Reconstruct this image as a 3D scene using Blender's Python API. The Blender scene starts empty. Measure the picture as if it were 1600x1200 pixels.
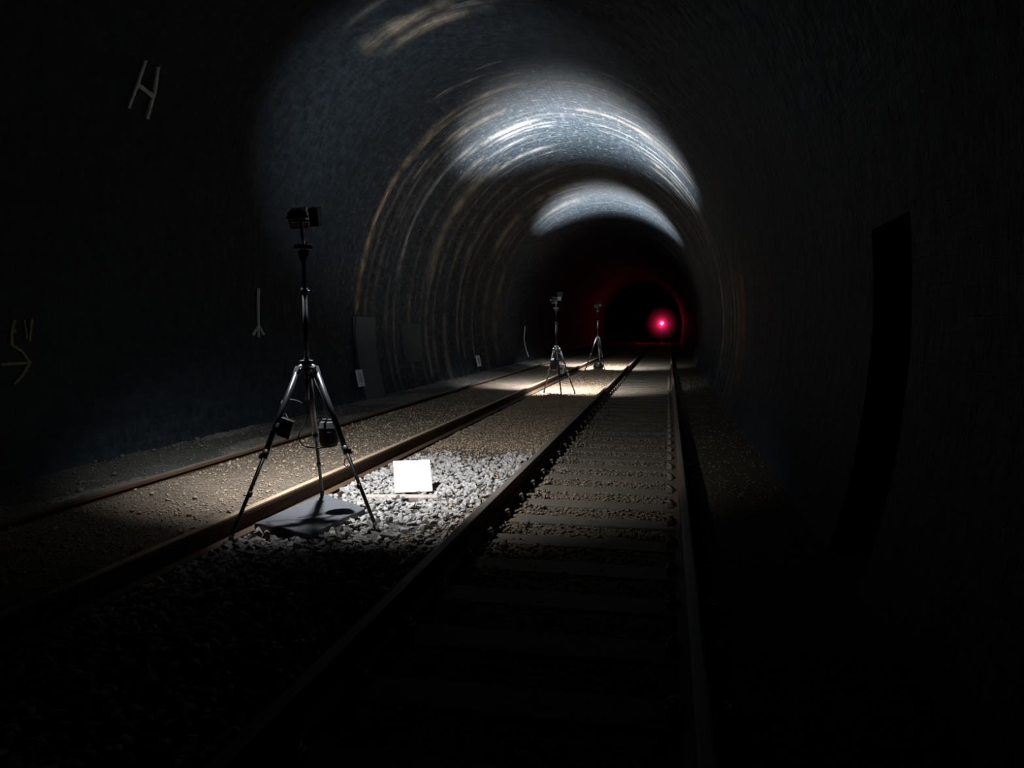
import bpy, bmesh, math, random
import numpy as np
from mathutils import Vector, Matrix, noise as mnoise

random.seed(7)
rng = np.random.default_rng(7)
scene = bpy.context.scene
COL = scene.collection

# ------------------------------------------------------------------ camera
FPX = 1200.0                        # focal length in pixels of the 1600x1200 frame
VPX, VPY = 1044.0, 511.5            # vanishing point of the rails
CAM_Z = 1.53
_u, _v = (VPX - 800) / FPX, (600 - VPY) / FPX
_n = math.sqrt(1 + _u * _u + _v * _v)
YAW = math.asin(_u / _n)
PITCH = math.acos(1 / _n / math.cos(YAW))
FWD = Vector((-math.sin(YAW) * math.cos(PITCH), math.cos(YAW) * math.cos(PITCH), -math.sin(PITCH)))
RIGHT = Vector((math.cos(YAW), math.sin(YAW), 0))
UP = RIGHT.cross(FWD)
cam_data = bpy.data.cameras.new('camera')
cam_data.sensor_fit = 'HORIZONTAL'
cam_data.sensor_width = 36.0
cam_data.lens = FPX * 36.0 / 1600.0
cam_data.clip_start = 0.05
cam_data.clip_end = 400
cam = bpy.data.objects.new('camera', cam_data)
COL.objects.link(cam)
m3 = Matrix((RIGHT, UP, -FWD)).transposed()
cam.matrix_world = Matrix.Translation((0, 0, CAM_Z)) @ m3.to_4x4()
scene.camera = cam

# ------------------------------------------------------------------ world and exposure: a closed tunnel, no sky
world = bpy.data.worlds.new('world')
scene.world = world
world.use_nodes = True
world.node_tree.nodes['Background'].inputs[0].default_value = (0, 0, 0, 1)
world.node_tree.nodes['Background'].inputs[1].default_value = 0.0
vs = scene.view_settings
vs.view_transform = 'Standard'
vs.look = 'None'
vs.gamma = 1.0
vs.use_curve_mapping = False
vs.exposure = 0.0

DOWN_POWER = [780.0, 2000.0, 2600.0]
UP_POWER = [2500.0, 5400.0, 4600.0]
RED_POWER = 115.0

# ------------------------------------------------------------------ helpers
def at(px, py, Y):
    """point of the pixel's line of sight at the distance Y along the tunnel"""
    d = RIGHT * ((px - 800) / FPX) + UP * ((600 - py) / FPX) + FWD
    return Vector((0, 0, CAM_Z)) + d * (Y / d.y)

def link(name, me, mat=None, parent=None):
    o = bpy.data.objects.new(name, me)
    COL.objects.link(o)
    if mat is not None and me is not None:
        if not me.materials:
            me.materials.append(mat)
    if parent is not None:
        o.parent = parent
    return o

def tag(o, label=None, cat=None, group=None, kind=None):
    if label: o['label'] = label
    if cat: o['category'] = cat
    if group: o['group'] = group
    if kind: o['kind'] = kind
    return o

def empty(name, loc=(0, 0, 0), rz=0.0):
    o = bpy.data.objects.new(name, None)
    COL.objects.link(o)
    o.empty_display_size = 0.1
    o.location = loc
    o.rotation_euler = (0, 0, rz)
    return o

class MB:
    """collects shapes in one bmesh"""
    def __init__(self):
        self.bm = bmesh.new()
    def box(self, c, s, rot=None, bevel=0.0):
        r = bmesh.ops.create_cube(self.bm, size=1.0)
        M = Matrix.Translation(c)
        if rot is not None: M = M @ rot.to_4x4()
        M = M @ Matrix.Diagonal((s[0], s[1], s[2], 1))
        bmesh.ops.transform(self.bm, matrix=M, verts=r['verts'])
        if bevel > 0:
            es = list({e for v in r['verts'] for e in v.link_edges})
            bmesh.ops.bevel(self.bm, geom=es, offset=bevel, segments=2, affect='EDGES', profile=0.6)
        return self
    def tube(self, pts, r, n=10, cap=True):
        pts = [Vector(p) for p in pts]
        rr = r if isinstance(r, (list, tuple)) else [r] * len(pts)
        rings = []
        prev = None
        for i, p in enumerate(pts):
            if i == 0: t = pts[1] - p
            elif i == len(pts) - 1: t = p - pts[i - 1]
            else: t = pts[i + 1] - pts[i - 1]
            t.normalize()
            a = prev if prev is not None else (Vector((0, 0, 1)) if abs(t.z) < 0.9 else Vector((1, 0, 0)))
            x = (a - t * a.dot(t)).normalized()
            prev = x
            y = t.cross(x)
            rings.append([self.bm.verts.new(p + (x * math.cos(2 * math.pi * k / n) + y * math.sin(2 * math.pi * k / n)) * rr[i]) for k in range(n)])
        for a, b in zip(rings[:-1], rings[1:]):
            for k in range(n):
                f = self.bm.faces.new((a[k], a[(k + 1) % n], b[(k + 1) % n], b[k])); f.smooth = True
        if cap:
            self.bm.faces.new(list(reversed(rings[0]))); self.bm.faces.new(rings[-1])
        return self
    def lathe(self, base, prof, axis=(0, 0, 1), n=20):
        """prof: (radius, height) pairs along the axis"""
        ax = Vector(axis).normalized()
        base = Vector(base)
        q = Vector((0, 0, 1)).rotation_difference(ax)
        rings = []
        for r, h in prof:
            rings.append([self.bm.verts.new(base + q @ Vector((r * math.cos(2 * math.pi * k / n), r * math.sin(2 * math.pi * k / n), h))) for k in range(n)])
        for a, b in zip(rings[:-1], rings[1:]):
            for k in range(n):
                self.bm.faces.new((a[k], a[(k + 1) % n], b[(k + 1) % n], b[k]))
        self.bm.faces.new(list(reversed(rings[0]))); self.bm.faces.new(rings[-1])
        return self
    def prism(self, poly, y0, y1):
        """extrude an (x, z) outline along y"""
        a = [self.bm.verts.new((x, y0, z)) for x, z in poly]
        b = [self.bm.verts.new((x, y1, z)) for x, z in poly]
        k = len(poly)
        for i in range(k):
            self.bm.faces.new((a[i], a[(i + 1) % k], b[(i + 1) % k], b[i]))
        self.bm.faces.new(list(reversed(a))); self.bm.faces.new(b)
        return self
    def mesh(self, name):
        bmesh.ops.recalc_face_normals(self.bm, faces=self.bm.faces[:])
        me = bpy.data.meshes.new(name)
        self.bm.to_mesh(me); self.bm.free()
        return me
    def build(self, name, mat, parent=None):
        return link(name, self.mesh(name), mat, parent)

# ------------------------------------------------------------------ materials
def new_mat(name):
    m = bpy.data.materials.new(name)
    m.use_nodes = True
    nt = m.node_tree
    return m, nt, nt.nodes['Principled BSDF']

def N(nt, t, **kw):
    n = nt.nodes.new(t)
    for k, v in kw.items(): setattr(n, k, v)
    return n

def ramp(nt, fac, stops):
    r = N(nt, 'ShaderNodeValToRGB')
    el = r.color_ramp.elements
    while len(el) < len(stops): el.new(0.5)
    for e, (p, c) in zip(el, stops):
        e.position = p
        e.color = (c, c, c, 1) if not isinstance(c, tuple) else (*c, 1)
    nt.links.new(fac, r.inputs[0])
    return r.outputs[0]

def mixc(nt, fac, a, b, blend='MIX'):
    m = N(nt, 'ShaderNodeMix', data_type='RGBA', blend_type=blend)
    for sock, v in ((m.inputs[0], fac), (m.inputs[6], a), (m.inputs[7], b)):
        if isinstance(v, (int, float)): sock.default_value = v
        elif isinstance(v, tuple): sock.default_value = (*v, 1)
        else: nt.links.new(v, sock)
    return m.outputs[2]

def math_n(nt, op, a, b=None):
    m = N(nt, 'ShaderNodeMath', operation=op)
    for sock, v in ((m.inputs[0], a), (m.inputs[1], b)):
        if v is None: continue
        if isinstance(v, (int, float)): sock.default_value = v
        else: nt.links.new(v, sock)
    return m.outputs[0]

def noise_n(nt, vec, scale, detail=4.0, rough=0.6):
    n = N(nt, 'ShaderNodeTexNoise')
    n.inputs['Scale'].default_value = scale
    n.inputs['Detail'].default_value = detail
    n.inputs['Roughness'].default_value = rough
    if vec is not None: nt.links.new(vec, n.inputs['Vector'])
    return n.outputs[0]

def mapping(nt, vec, scale, loc=(0, 0, 0)):
    m = N(nt, 'ShaderNodeMapping')
    m.inputs['Scale'].default_value = scale
    m.inputs['Location'].default_value = loc
    nt.links.new(vec, m.inputs['Vector'])
    return m.outputs[0]

def bump(nt, b, h, strength=0.5, dist=0.01, chain=None):
    n = N(nt, 'ShaderNodeBump')
    n.inputs['Strength'].default_value = strength
    n.inputs['Distance'].default_value = dist
    nt.links.new(h, n.inputs['Height'])
    if chain is not None: nt.links.new(chain, n.inputs['Normal'])
    nt.links.new(n.outputs[0], b.inputs['Normal'])
    return n.outputs[0]

def simple(name, col, rough=0.6, metal=0.0, var=0.25, scale=30.0, bmp=0.0, spec=0.5):
    m, nt, b = new_mat(name)
    geo = N(nt, 'ShaderNodeNewGeometry')
    nz = noise_n(nt, geo.outputs['Position'], scale)
    c = mixc(nt, nz, tuple(x * (1 - var) for x in col), tuple(min(1, x * (1 + var)) for x in col))
    nt.links.new(c, b.inputs['Base Color'])
    b.inputs['Roughness'].default_value = rough
    b.inputs['Metallic'].default_value = metal
    b.inputs['Specular IOR Level'].default_value = spec
    if bmp: bump(nt, b, nz, bmp, 0.01)
    return m

def lining_material():
    """soot-blackened brick with pale mineral streaks running round the vault"""
    m, nt, b = new_mat('sooty_brick_lining')
    L = nt.links
    uv = N(nt, 'ShaderNodeUVMap', uv_map='metres').outputs[0]          # u along the tunnel, v round the arch, metres
    stain = N(nt, 'ShaderNodeAttribute', attribute_name='stain')
    brick = N(nt, 'ShaderNodeTexBrick')
    brick.inputs['Scale'].default_value = 1.0
    brick.inputs['Brick Width'].default_value = 0.235
    brick.inputs['Row Height'].default_value = 0.077
    brick.inputs['Mortar Size'].default_value = 0.006
    brick.inputs['Mortar Smooth'].default_value = 0.4
    brick.inputs['Bias'].default_value = 0.0
    brick.inputs['Color1'].default_value = (0.3, 0.3, 0.3, 1)
    brick.inputs['Color2'].default_value = (1, 1, 1, 1)
    brick.inputs['Mortar'].default_value = (0.35, 0.35, 0.35, 1)
    L.new(uv, brick.inputs['Vector'])
    big = noise_n(nt, mapping(nt, uv, (0.5, 0.4, 1)), 1.0, 5)
    fine = noise_n(nt, mapping(nt, uv, (9, 7, 1)), 1.0, 6, 0.7)
    base = mixc(nt, big, (0.006, 0.010, 0.0135), (0.016, 0.024, 0.031))
    base = mixc(nt, 0.30, base, brick.outputs[0], 'MULTIPLY')
    base = mixc(nt, ramp(nt, fine, [(0.35, 0.0), (0.75, 1.0)]), base, mixc(nt, 1.0, base, (2.0, 2.0, 2.0), 'MULTIPLY'))
    mott = noise_n(nt, mapping(nt, uv, (6.0, 6.0, 1), (2, 9, 0)), 1.0, 6, 0.72)
    base = mixc(nt, ramp(nt, mott, [(0.40, 0.0), (0.66, 1.0)]), mixc(nt, 1.0, base, (0.62, 0.62, 0.62), 'MULTIPLY'), mixc(nt, 1.0, base, (1.6, 1.6, 1.6), 'MULTIPLY'))
    spk = noise_n(nt, mapping(nt, uv, (11.0, 8.0, 1), (5, 1, 0)), 1.0, 3, 0.6)
    base = mixc(nt, ramp(nt, spk, [(0.56, 0.0), (0.70, 0.6)]), base, mixc(nt, N(nt, 'ShaderNodeAttribute', attribute_name='streaky').outputs['Fac'], (0.030, 0.034, 0.040), (0.17, 0.172, 0.18)))
    # thin streaks round the arch everywhere, in patches
    st1 = noise_n(nt, mapping(nt, uv, (7.0, 0.32, 1)), 1.0, 7, 0.62)
    st2 = noise_n(nt, mapping(nt, uv, (24.0, 2.4, 1), (3, 7, 0)), 1.0, 5, 0.7)
    patch = noise_n(nt, mapping(nt, uv, (0.9, 0.16, 1), (11, 2, 0)), 1.0, 3, 0.5)
    s = math_n(nt, 'MULTIPLY', ramp(nt, st1, [(0.5, 0.0), (0.68, 1.0)]), ramp(nt, patch, [(0.45, 0.0), (0.62, 1.0)]))
    s = math_n(nt, 'MULTIPLY', s, ramp(nt, st2, [(0.3, 0.15), (0.65, 1.0)]))
    strk = N(nt, 'ShaderNodeAttribute', attribute_name='streaky')
    s = math_n(nt, 'MULTIPLY', s, strk.outputs['Fac'])
    base = mixc(nt, math_n(nt, 'MULTIPLY', s, 0.55), base, (0.20, 0.185, 0.16))
    # the large mineral flows, placed on the mesh; broken up by the fine streak noise
    brk = math_n(nt, 'ADD', math_n(nt, 'MULTIPLY', st2, 0.75), math_n(nt, 'MULTIPLY', fine, 0.55))
    brk = ramp(nt, brk, [(0.42, 0.0), (0.80, 1.0)])
    a = math_n(nt, 'MULTIPLY', stain.outputs['Alpha'], brk)
    a = math_n(nt, 'MINIMUM', math_n(nt, 'MULTIPLY', a, 1.5), 1.0)
    col = mixc(nt, a, base, stain.outputs['Color'])
    L.new(col, b.inputs['Base Color'])
    rr = ramp(nt, fine, [(0.3, 0.50), (0.7, 0.78)])
    L.new(rr, b.inputs['Roughness'])
    b.inputs['Specular IOR Level'].default_value = 0.25
    h1 = math_n(nt, 'MULTIPLY', brick.outputs['Fac'], -0.22)
    hh = math_n(nt, 'ADD', h1, math_n(nt, 'MULTIPLY', fine, 1.6))
    hh = math_n(nt, 'ADD', hh, math_n(nt, 'MULTIPLY', a, 0.8))
    lump = noise_n(nt, mapping(nt, uv, (4.5, 2.5, 1), (1, 5, 0)), 1.0, 4, 0.6)
    hh = math_n(nt, 'ADD', hh, math_n(nt, 'MULTIPLY', lump, 2.5))
    bump(nt, b, hh, 0.9, 0.016)
    return m

def ground_material():
    """track bed: grey ballast dust by the first tripod, brown rusty grit elsewhere, pale dust by the left wall"""
    m, nt, b = new_mat('track_bed')
    geo = N(nt, 'ShaderNodeNewGeometry')
    P = geo.outputs['Position']
    zone = N(nt, 'ShaderNodeAttribute', attribute_name='zone')
    n1 = noise_n(nt, P, 2.2, 5)
    n2 = noise_n(nt, P, 45.0, 4, 0.7)
    vor = N(nt, 'ShaderNodeTexVoronoi', feature='F1')
    vor.inputs['Scale'].default_value = 38.0
    nt.links.new(P, vor.inputs['Vector'])
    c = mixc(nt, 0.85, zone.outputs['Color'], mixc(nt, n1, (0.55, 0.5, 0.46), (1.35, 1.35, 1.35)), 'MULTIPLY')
    c = mixc(nt, 0.8, c, mixc(nt, n2, (0.3, 0.3, 0.3), (1.7, 1.65, 1.6)), 'MULTIPLY')
    c = mixc(nt, 0.45, c, mixc(nt, vor.outputs['Color'], (0.4, 0.4, 0.4), (1.5, 1.5, 1.5)), 'MULTIPLY')
    nt.links.new(c, b.inputs['Base Color'])
    b.inputs['Roughness'].default_value = 0.95
    b.inputs['Specular IOR Level'].default_value = 0.06
    hh = math_n(nt, 'ADD', math_n(nt, 'MULTIPLY', vor.outputs['Distance'], -1.0), n2)
    bump(nt, b, hh, 1.0, 0.02)
    return m

def stone_material(name, c0, c1, c2):
    m, nt, b = new_mat(name)
    geo = N(nt, 'ShaderNodeNewGeometry')
    P = geo.outputs['Position']
    vor = N(nt, 'ShaderNodeTexVoronoi', feature='F1')
    vor.inputs['Scale'].default_value = 16.0
    nt.links.new(P, vor.inputs['Vector'])
    sep = N(nt, 'ShaderNodeSeparateColor')
    nt.links.new(vor.outputs['Color'], sep.inputs[0])
    c = mixc(nt, sep.outputs[0], c0, c1)
    n = noise_n(nt, P, 60.0, 4, 0.65)
    c = mixc(nt, ramp(nt, n, [(0.45, 0.0), (0.75, 0.8)]), c, c2)
    nt.links.new(c, b.inputs['Base Color'])
    b.inputs['Roughness'].default_value = 0.85
    b.inputs['Specular IOR Level'].default_value = 0.25
    bump(nt, b, n, 0.35, 0.006)
    return m

def rail_material(name, t0, t1):
    m, nt, b = new_mat(name)
    geo = N(nt, 'ShaderNodeNewGeometry')
    P = geo.outputs['Position']
    sx = N(nt, 'ShaderNodeSeparateXYZ'); nt.links.new(P, sx.inputs[0])
    n = noise_n(nt, mapping(nt, P, (30, 3, 30)), 1.0, 5)
    rust = mixc(nt, n, (0.035, 0.020, 0.012), (0.13, 0.075, 0.040))
    top = math_n(nt, 'GREATER_THAN', sx.outputs[2], 0.1675)          # running surface worn by wheels
    topc = mixc(nt, n, t0, t1)
    nt.links.new(mixc(nt, top, rust, topc), b.inputs['Base Color'])
    nt.links.new(math_n(nt, 'MULTIPLY', top, 0.1), b.inputs['Metallic'])
    b.inputs['Specular IOR Level'].default_value = 0.3
    r = N(nt, 'ShaderNodeMix'); nt.links.new(top, r.inputs[0]); r.inputs[2].default_value = 0.8; r.inputs[3].default_value = 0.58
    nt.links.new(r.outputs[0], b.inputs['Roughness'])
    bump(nt, b, n, 0.3, 0.003)
    return m

def sleeper_material():
    m, nt, b = new_mat('weathered_sleeper')
    geo = N(nt, 'ShaderNodeNewGeometry')
    P = geo.outputs['Position']
    n = noise_n(nt, mapping(nt, P, (3, 60, 60)), 1.0, 5)
    n2 = noise_n(nt, P, 7.0, 4)
    c = mixc(nt, n, (0.045, 0.040, 0.028), (0.095, 0.083, 0.060))
    c = mixc(nt, ramp(nt, n2, [(0.45, 0.0), (0.7, 0.8)]), c, (0.12, 0.08, 0.048))
    nt.links.new(c, b.inputs['Base Color'])
    b.inputs['Roughness'].default_value = 0.9
    bump(nt, b, n, 0.5, 0.006)
    return m

def emit_mat(name, col, strength):
    m, nt, b = new_mat(name)
    b.inputs['Base Color'].default_value = (*col, 1)
    b.inputs['Emission Color'].default_value = (*col, 1)
    b.inputs['Emission Strength'].default_value = strength
    b.inputs['Roughness'].default_value = 0.3
    return m

M = {
    'lining': lining_material(),
    'ground': ground_material(),
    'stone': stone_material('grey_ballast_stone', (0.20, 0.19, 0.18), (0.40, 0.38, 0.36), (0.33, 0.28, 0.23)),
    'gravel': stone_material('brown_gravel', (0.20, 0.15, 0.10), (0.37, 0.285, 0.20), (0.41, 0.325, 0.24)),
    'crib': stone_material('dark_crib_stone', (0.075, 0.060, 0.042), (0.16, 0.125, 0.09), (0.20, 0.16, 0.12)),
    'rubble': stone_material('pale_rubble', (0.08, 0.085, 0.078), (0.17, 0.17, 0.16), (0.14, 0.13, 0.115)),
    'rail': rail_material('worn_rail_steel', (0.10, 0.080, 0.062), (0.19, 0.155, 0.125)),
    'rusty_rail': rail_material('rusty_rail_steel', (0.34, 0.235, 0.145), (0.50, 0.38, 0.26)),
    'clip': simple('spring_clip_steel', (0.20, 0.165, 0.13), 0.6, 0.3),
    'sleeper': sleeper_material(),
    'matte': simple('matte_black_mast', (0.012, 0.012, 0.013), 0.65, 0.0, 0.3, 60, 0.0, 0.2),
    'black': simple('black_anodised_metal', (0.018, 0.018, 0.020), 0.42, 0.0, 0.3, 60),
    'satin': simple('satin_black_tube', (0.035, 0.036, 0.04), 0.34, 0.3, 0.2, 60),
    'grey': simple('grey_alloy', (0.32, 0.33, 0.35), 0.32, 0.8, 0.2, 60),
    'fabric': simple('black_nylon', (0.02, 0.02, 0.022), 0.75, 0.0, 0.4, 120, 0.3),
    'rubber': simple('black_rubber', (0.014, 0.014, 0.014), 0.7),
    'slab': simple('dark_slate_slab', (0.075, 0.078, 0.084), 0.65, 0.0, 0.35, 14, 0.25),
    'plank': simple('weathered_plank', (0.34, 0.29, 0.25), 0.85, 0.0, 0.3, 25, 0.3),
    'white': simple('white_board', (0.85, 0.85, 0.84), 0.55, 0.0, 0.03, 20),
    'plate': simple('white_enamel_plate', (0.72, 0.75, 0.82), 0.35, 0.0, 0.06, 12),
    'plate_grey': simple('grey_print', (0.42, 0.44, 0.50), 0.4, 0.0, 0.1, 30),
    'label': simple('white_label', (0.8, 0.8, 0.78), 0.5, 0.0, 0.04, 20),
    'paint': simple('worn_white_paint', (0.60, 0.64, 0.66), 0.7, 0.0, 0.6, 22),
    'dimpaint': simple('dirty_ochre_paint', (0.20, 0.18, 0.12), 0.8, 0.0, 0.6, 22),
    'render': simple('grey_cement_render', (0.070, 0.084, 0.086), 0.9, 0.0, 0.35, 6, 0.4),
    'render_dim': simple('sooty_cement_render', (0.026, 0.033, 0.036), 0.9, 0.0, 0.45, 5, 0.4),
    'lens': emit_mat('lamp_lens', (0.86, 0.92, 1.0), 60.0),
    'down_lens': emit_mat('down_lamp_lens', (0.90, 0.94, 1.0), 150.0),
    'red_lens': emit_mat('red_lamp_lens', (1.0, 0.14, 0.28), 24.0),
    'yellow': simple('dull_yellow_paint', (0.35, 0.26, 0.05), 0.6),
}

# ------------------------------------------------------------------ tunnel lining
X0, AX, BZ, ZS = -2.36, 3.65, 4.39, 1.59          # arch axis, half width, rise, springing height
def arch(th, grow=0.0):
    return X0 + (AX + grow) * math.cos(th), ZS + (BZ + grow) * math.sin(th)
def arch_theta_at_z(z, left):
    s = math.asin((z - ZS) / BZ)
    return math.pi - s if left else s

# mineral flows: (y, axial half width, theta0, theta1 in degrees, strength, tint)
TAN, PALE, ORANGE, WARM = (0.38, 0.32, 0.235), (0.36, 0.345, 0.32), (0.52, 0.36, 0.20), (0.34, 0.285, 0.21)
FLOWS = [
    (10.37, 0.16, 97, 119, 0.95, TAN), (10.80, 0.10, 92, 116, 0.85, TAN), (10.55, 0.07, 90, 104, 0.7, PALE), (9.6, 0.06, 108, 118, 0.5, PALE),
    (13.25, 0.035, 103, 116, 0.9, TAN), (12.9, 0.03, 98, 105, 0.7, PALE), (13.15, 0.03, 111, 117, 0.6, TAN), (13.5, 0.06, 92, 102, 0.5, TAN),
    (14.22, 0.085, 118, 196, 0.95, ORANGE), (14.12, 0.06, 96, 128, 0.9, TAN), (14.32, 0.10, 150, 200, 0.45, WARM),
    (14.40, 0.05, 106, 134, 0.75, TAN), (14.75, 0.16, 106, 122, 0.6, WARM), (15.05, 0.05, 116, 140, 0.7, TAN), (15.35, 0.07, 104, 150, 0.7, TAN),
    (15.6, 0.04, 110, 165, 0.4, PALE),
    (16.3, 0.07, 118, 165, 0.75, PALE), (16.55, 0.09, 98, 126, 0.85, PALE), (16.9, 0.06, 92, 116, 0.85, PALE), (17.15, 0.05, 88, 112, 0.6, PALE),
    (17.6, 0.06, 100, 120, 0.5, PALE),
    (18.55, 0.24, 116, 165, 0.75, TAN), (18.7, 0.10, 150, 204, 0.6, WARM), (18.9, 0.10, 98, 122, 0.7, PALE), (19.5, 0.06, 95, 150, 0.5, PALE),
    (21.3, 0.18, 100, 156, 0.6, PALE), (21.55, 0.08, 140, 205, 0.6, WARM), (22.4, 0.08, 95, 140, 0.5, PALE),
    (24.0, 0.30, 95, 150, 0.85, TAN), (24.6, 0.10, 92, 130, 0.7, PALE), (23.4, 0.12, 155, 204, 0.55, WARM), (25.5, 0.12, 100, 150, 0.5, PALE),
    (14.7, 0.06, 135, 204, 0.40, WARM), (15.15, 0.08, 140, 200, 0.35, WARM), (15.9, 0.07, 125, 200, 0.38, WARM), (16.3, 0.06, 150, 200, 0.35, TAN), (17.3, 0.10, 118, 204, 0.40, WARM),
    (18.15, 0.07, 125, 200, 0.35, TAN), (19.3, 0.10, 140, 204, 0.40, WARM), (20.3, 0.14, 115, 204, 0.42, WARM), (22.2, 0.12, 130, 204, 0.42, WARM), (24.9, 0.2, 130, 204, 0.4, WARM), (26.6, 0.25, 100, 200, 0.4, WARM),
    # right of the crown
    (13.05, 0.06, 48, 74, 0.5, TAN), (12.6, 0.05, 52, 66, 0.35, TAN), (13.6, 0.08, 55, 70, 0.55, TAN),
    (14.9, 0.06, 58, 72, 0.6, WARM), (15.6, 0.05, 42, 70, 0.8, PALE), (15.95, 0.10, 40, 84, 0.9, TAN), (16.25, 0.06, 36, 60, 0.8, PALE),
    (16.9, 0.05, 50, 80, 0.8, PALE), (17.3, 0.05, 30, 76, 0.85, PALE), (17.7, 0.07, 22, 66, 0.8, TAN), (18.2, 0.10, 20, 60, 0.7, TAN),
    (18.9, 0.12, 8, 58, 0.85, TAN), (19.4, 0.06, 14, 50, 0.6, PALE), (20.3, 0.10, 14, 64, 0.6, PALE), (21.4, 0.10, 10, 60, 0.55, PALE),
    (19.0, 0.09, -20, 16, 1.0, PALE), (22.6, 0.12, 20, 64, 0.5, PALE), (24.3, 0.15, 20, 75, 0.7, TAN), (25.8, 0.15, 20, 70, 0.5, PALE), (34.5, 0.3, 30, 70, 0.45, PALE),
    # right wall
    (15.85, 0.10, -22, 14, 1.0, (0.55, 0.36, 0.20)), (16.5, 0.10, -6, 14, 0.9, (0.5, 0.30, 0.15)), (13.9, 0.25, -22, 14, 0.9, (0.34, 0.15, 0.07)), (14.9, 0.35, -22, 12, 0.7, (0.30, 0.15, 0.075)), (17.6, 0.4, -20, 12, 0.5, (0.24, 0.14, 0.08)),
]
NICHE = (4.5, 5.32, 0.0, 2.15, 0.55)              # refuge recess in the right wall: y0, y1, z0, z1, depth

ys = np.unique(np.round(np.concatenate([
    np.arange(-6, 8, 0.12), np.arange(8, 28, 0.045), np.arange(28, 45, 0.25), np.arange(45, 141, 1.0),
    [NICHE[0], NICHE[1]]]), 4))
ths = list(np.radians(np.linspace(-22.5, 202.5, 126)))
th_niche = arch_theta_at_z(NICHE[3], False)
ths = np.array(sorted(ths + [th_niche]))
vv = np.concatenate([[0], np.cumsum(np.hypot(AX * np.diff(np.cos(ths)), BZ * np.diff(np.sin(ths))))])

def n3(x, y, z): return mnoise.noise(Vector((x, y, z)))
rowstep = np.array([0.010 * n3(y * 2.3, 1.7, 0.3) + 0.014 * n3(y * 0.55, 5.1, 2.2) for y in ys])
stain = np.zeros((len(ys), len(ths), 4))
disp = np.zeros((len(ys), len(ths)))
for (fy, fw, t0, t1, st, tint) in FLOWS:
    t0r, t1r = math.radians(t0), math.radians(t1)
    sel = np.where(np.abs(ys - fy) < fw * 4 + 0.25)[0]
    seed = fy * 13.7 + t0
    for j, th in enumerate(ths):
        e = min(th - t0r, t1r - th)
        if e < -0.12: continue
        env = min(1.0, max(0.0, (e + 0.05) / 0.14))
        if env <= 0: continue
        wob = 0.09 * n3(th * 2.2, seed, 0.5) + 0.03 * n3(th * 9, seed, 4.5)
        wid = 1.5 * fw * (0.75 + 0.55 * n3(th * 3.0, seed, 9.1))
        amp = st * env * (0.72 + 0.5 * n3(th * 5.0, seed, 3.3)) * min(1.0, max(0.15, 0.75 + 1.1 * n3(th * 15.0, seed, 6.6)))
        if 20 < math.degrees(th) < 88: amp *= 0.75
        d = (ys[sel] - fy - wob) / max(wid, 0.02)
        a = np.clip(amp * np.exp(-d ** 2), 0, 1)
        old = stain[sel, j, 3]
        w = np.where(a > old, a, old)
        upd = a > old
        stain[sel[upd], j, :3] = tint
        stain[sel, j, 3] = w
        disp[sel, j] = np.maximum(disp[sel, j], a * 0.018)
base_tint = stain[:, :, 3] <= 0
stain[base_tint, :3] = (0.2, 0.18, 0.15)

V = np.zeros((len(ys), len(ths), 3))
for i, y in enumerate(ys):
    for j, th in enumerate(ths):
        g = rowstep[i] - disp[i, j]
        if 0 <= y <= 30:
            g += 0.016 * n3(y * 1.1, th * 3.0, 7.7) + 0.006 * n3(y * 5, th * 16, 2.1)
        x, z = arch(th, g)
        V[i, j] = (x, y, z)

def lining_piece(name, j0, j1, label):
    nj = j1 - j0 + 1
    verts = V[:, j0:j1 + 1].reshape(-1, 3)
    faces = []
    for i in range(len(ys) - 1):
        for j in range(nj - 1):
            if name == 'wall_right' and ys[i] >= NICHE[0] - 1e-6 and ys[i + 1] <= NICHE[1] + 1e-6 and ths[j0 + j + 1] <= th_niche + 1e-6:
                continue
            a = i * nj + j
            faces.append((a, a + 1, a + nj + 1, a + nj))
    me = bpy.data.meshes.new(name)
    me.from_pydata(verts.tolist(), [], faces)
    uvl = me.uv_layers.new(name='metres')
    li = np.zeros(len(me.loops), dtype=np.int32); me.loops.foreach_get('vertex_index', li)
    uvs = np.stack([ys[li // nj], vv[j0 + li % nj]], axis=1).astype(np.float32)
    uvl.data.foreach_set('uv', uvs.ravel())
    at_ = me.attributes.new('stain', 'FLOAT_COLOR', 'POINT')
    at_.data.foreach_set('color', stain[:, j0:j1 + 1].reshape(-1).astype(np.float32))
    ak = me.attributes.new('streaky', 'FLOAT', 'POINT')
    ak.data.foreach_set('value', np.repeat(np.clip((ys - 12.6) / 1.5, 0.0, 1), nj).astype(np.float32))
    me.polygons.foreach_set('use_smooth', np.ones(len(me.polygons), dtype=bool))
    me.update()
    o = link(name, me, M['lining'])
    tag(o, label, 'wall' if 'wall' in name else 'ceiling', kind='structure')
    return o

jr = int(np.argmin(np.abs(ths - math.radians(24))))
jl = int(np.argmin(np.abs(ths - math.radians(156))))
wall_right = lining_piece('wall_right', 0, jr, 'dark sooty brick tunnel wall beside the right-hand track')
ceiling = lining_piece('ceiling', jr, jl, 'blackened brick tunnel vault with pale mineral streaks')
wall_left = lining_piece('wall_left', jl, len(ths) - 1, 'dark sooty brick tunnel wall with white plates and painted marks')

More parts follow.
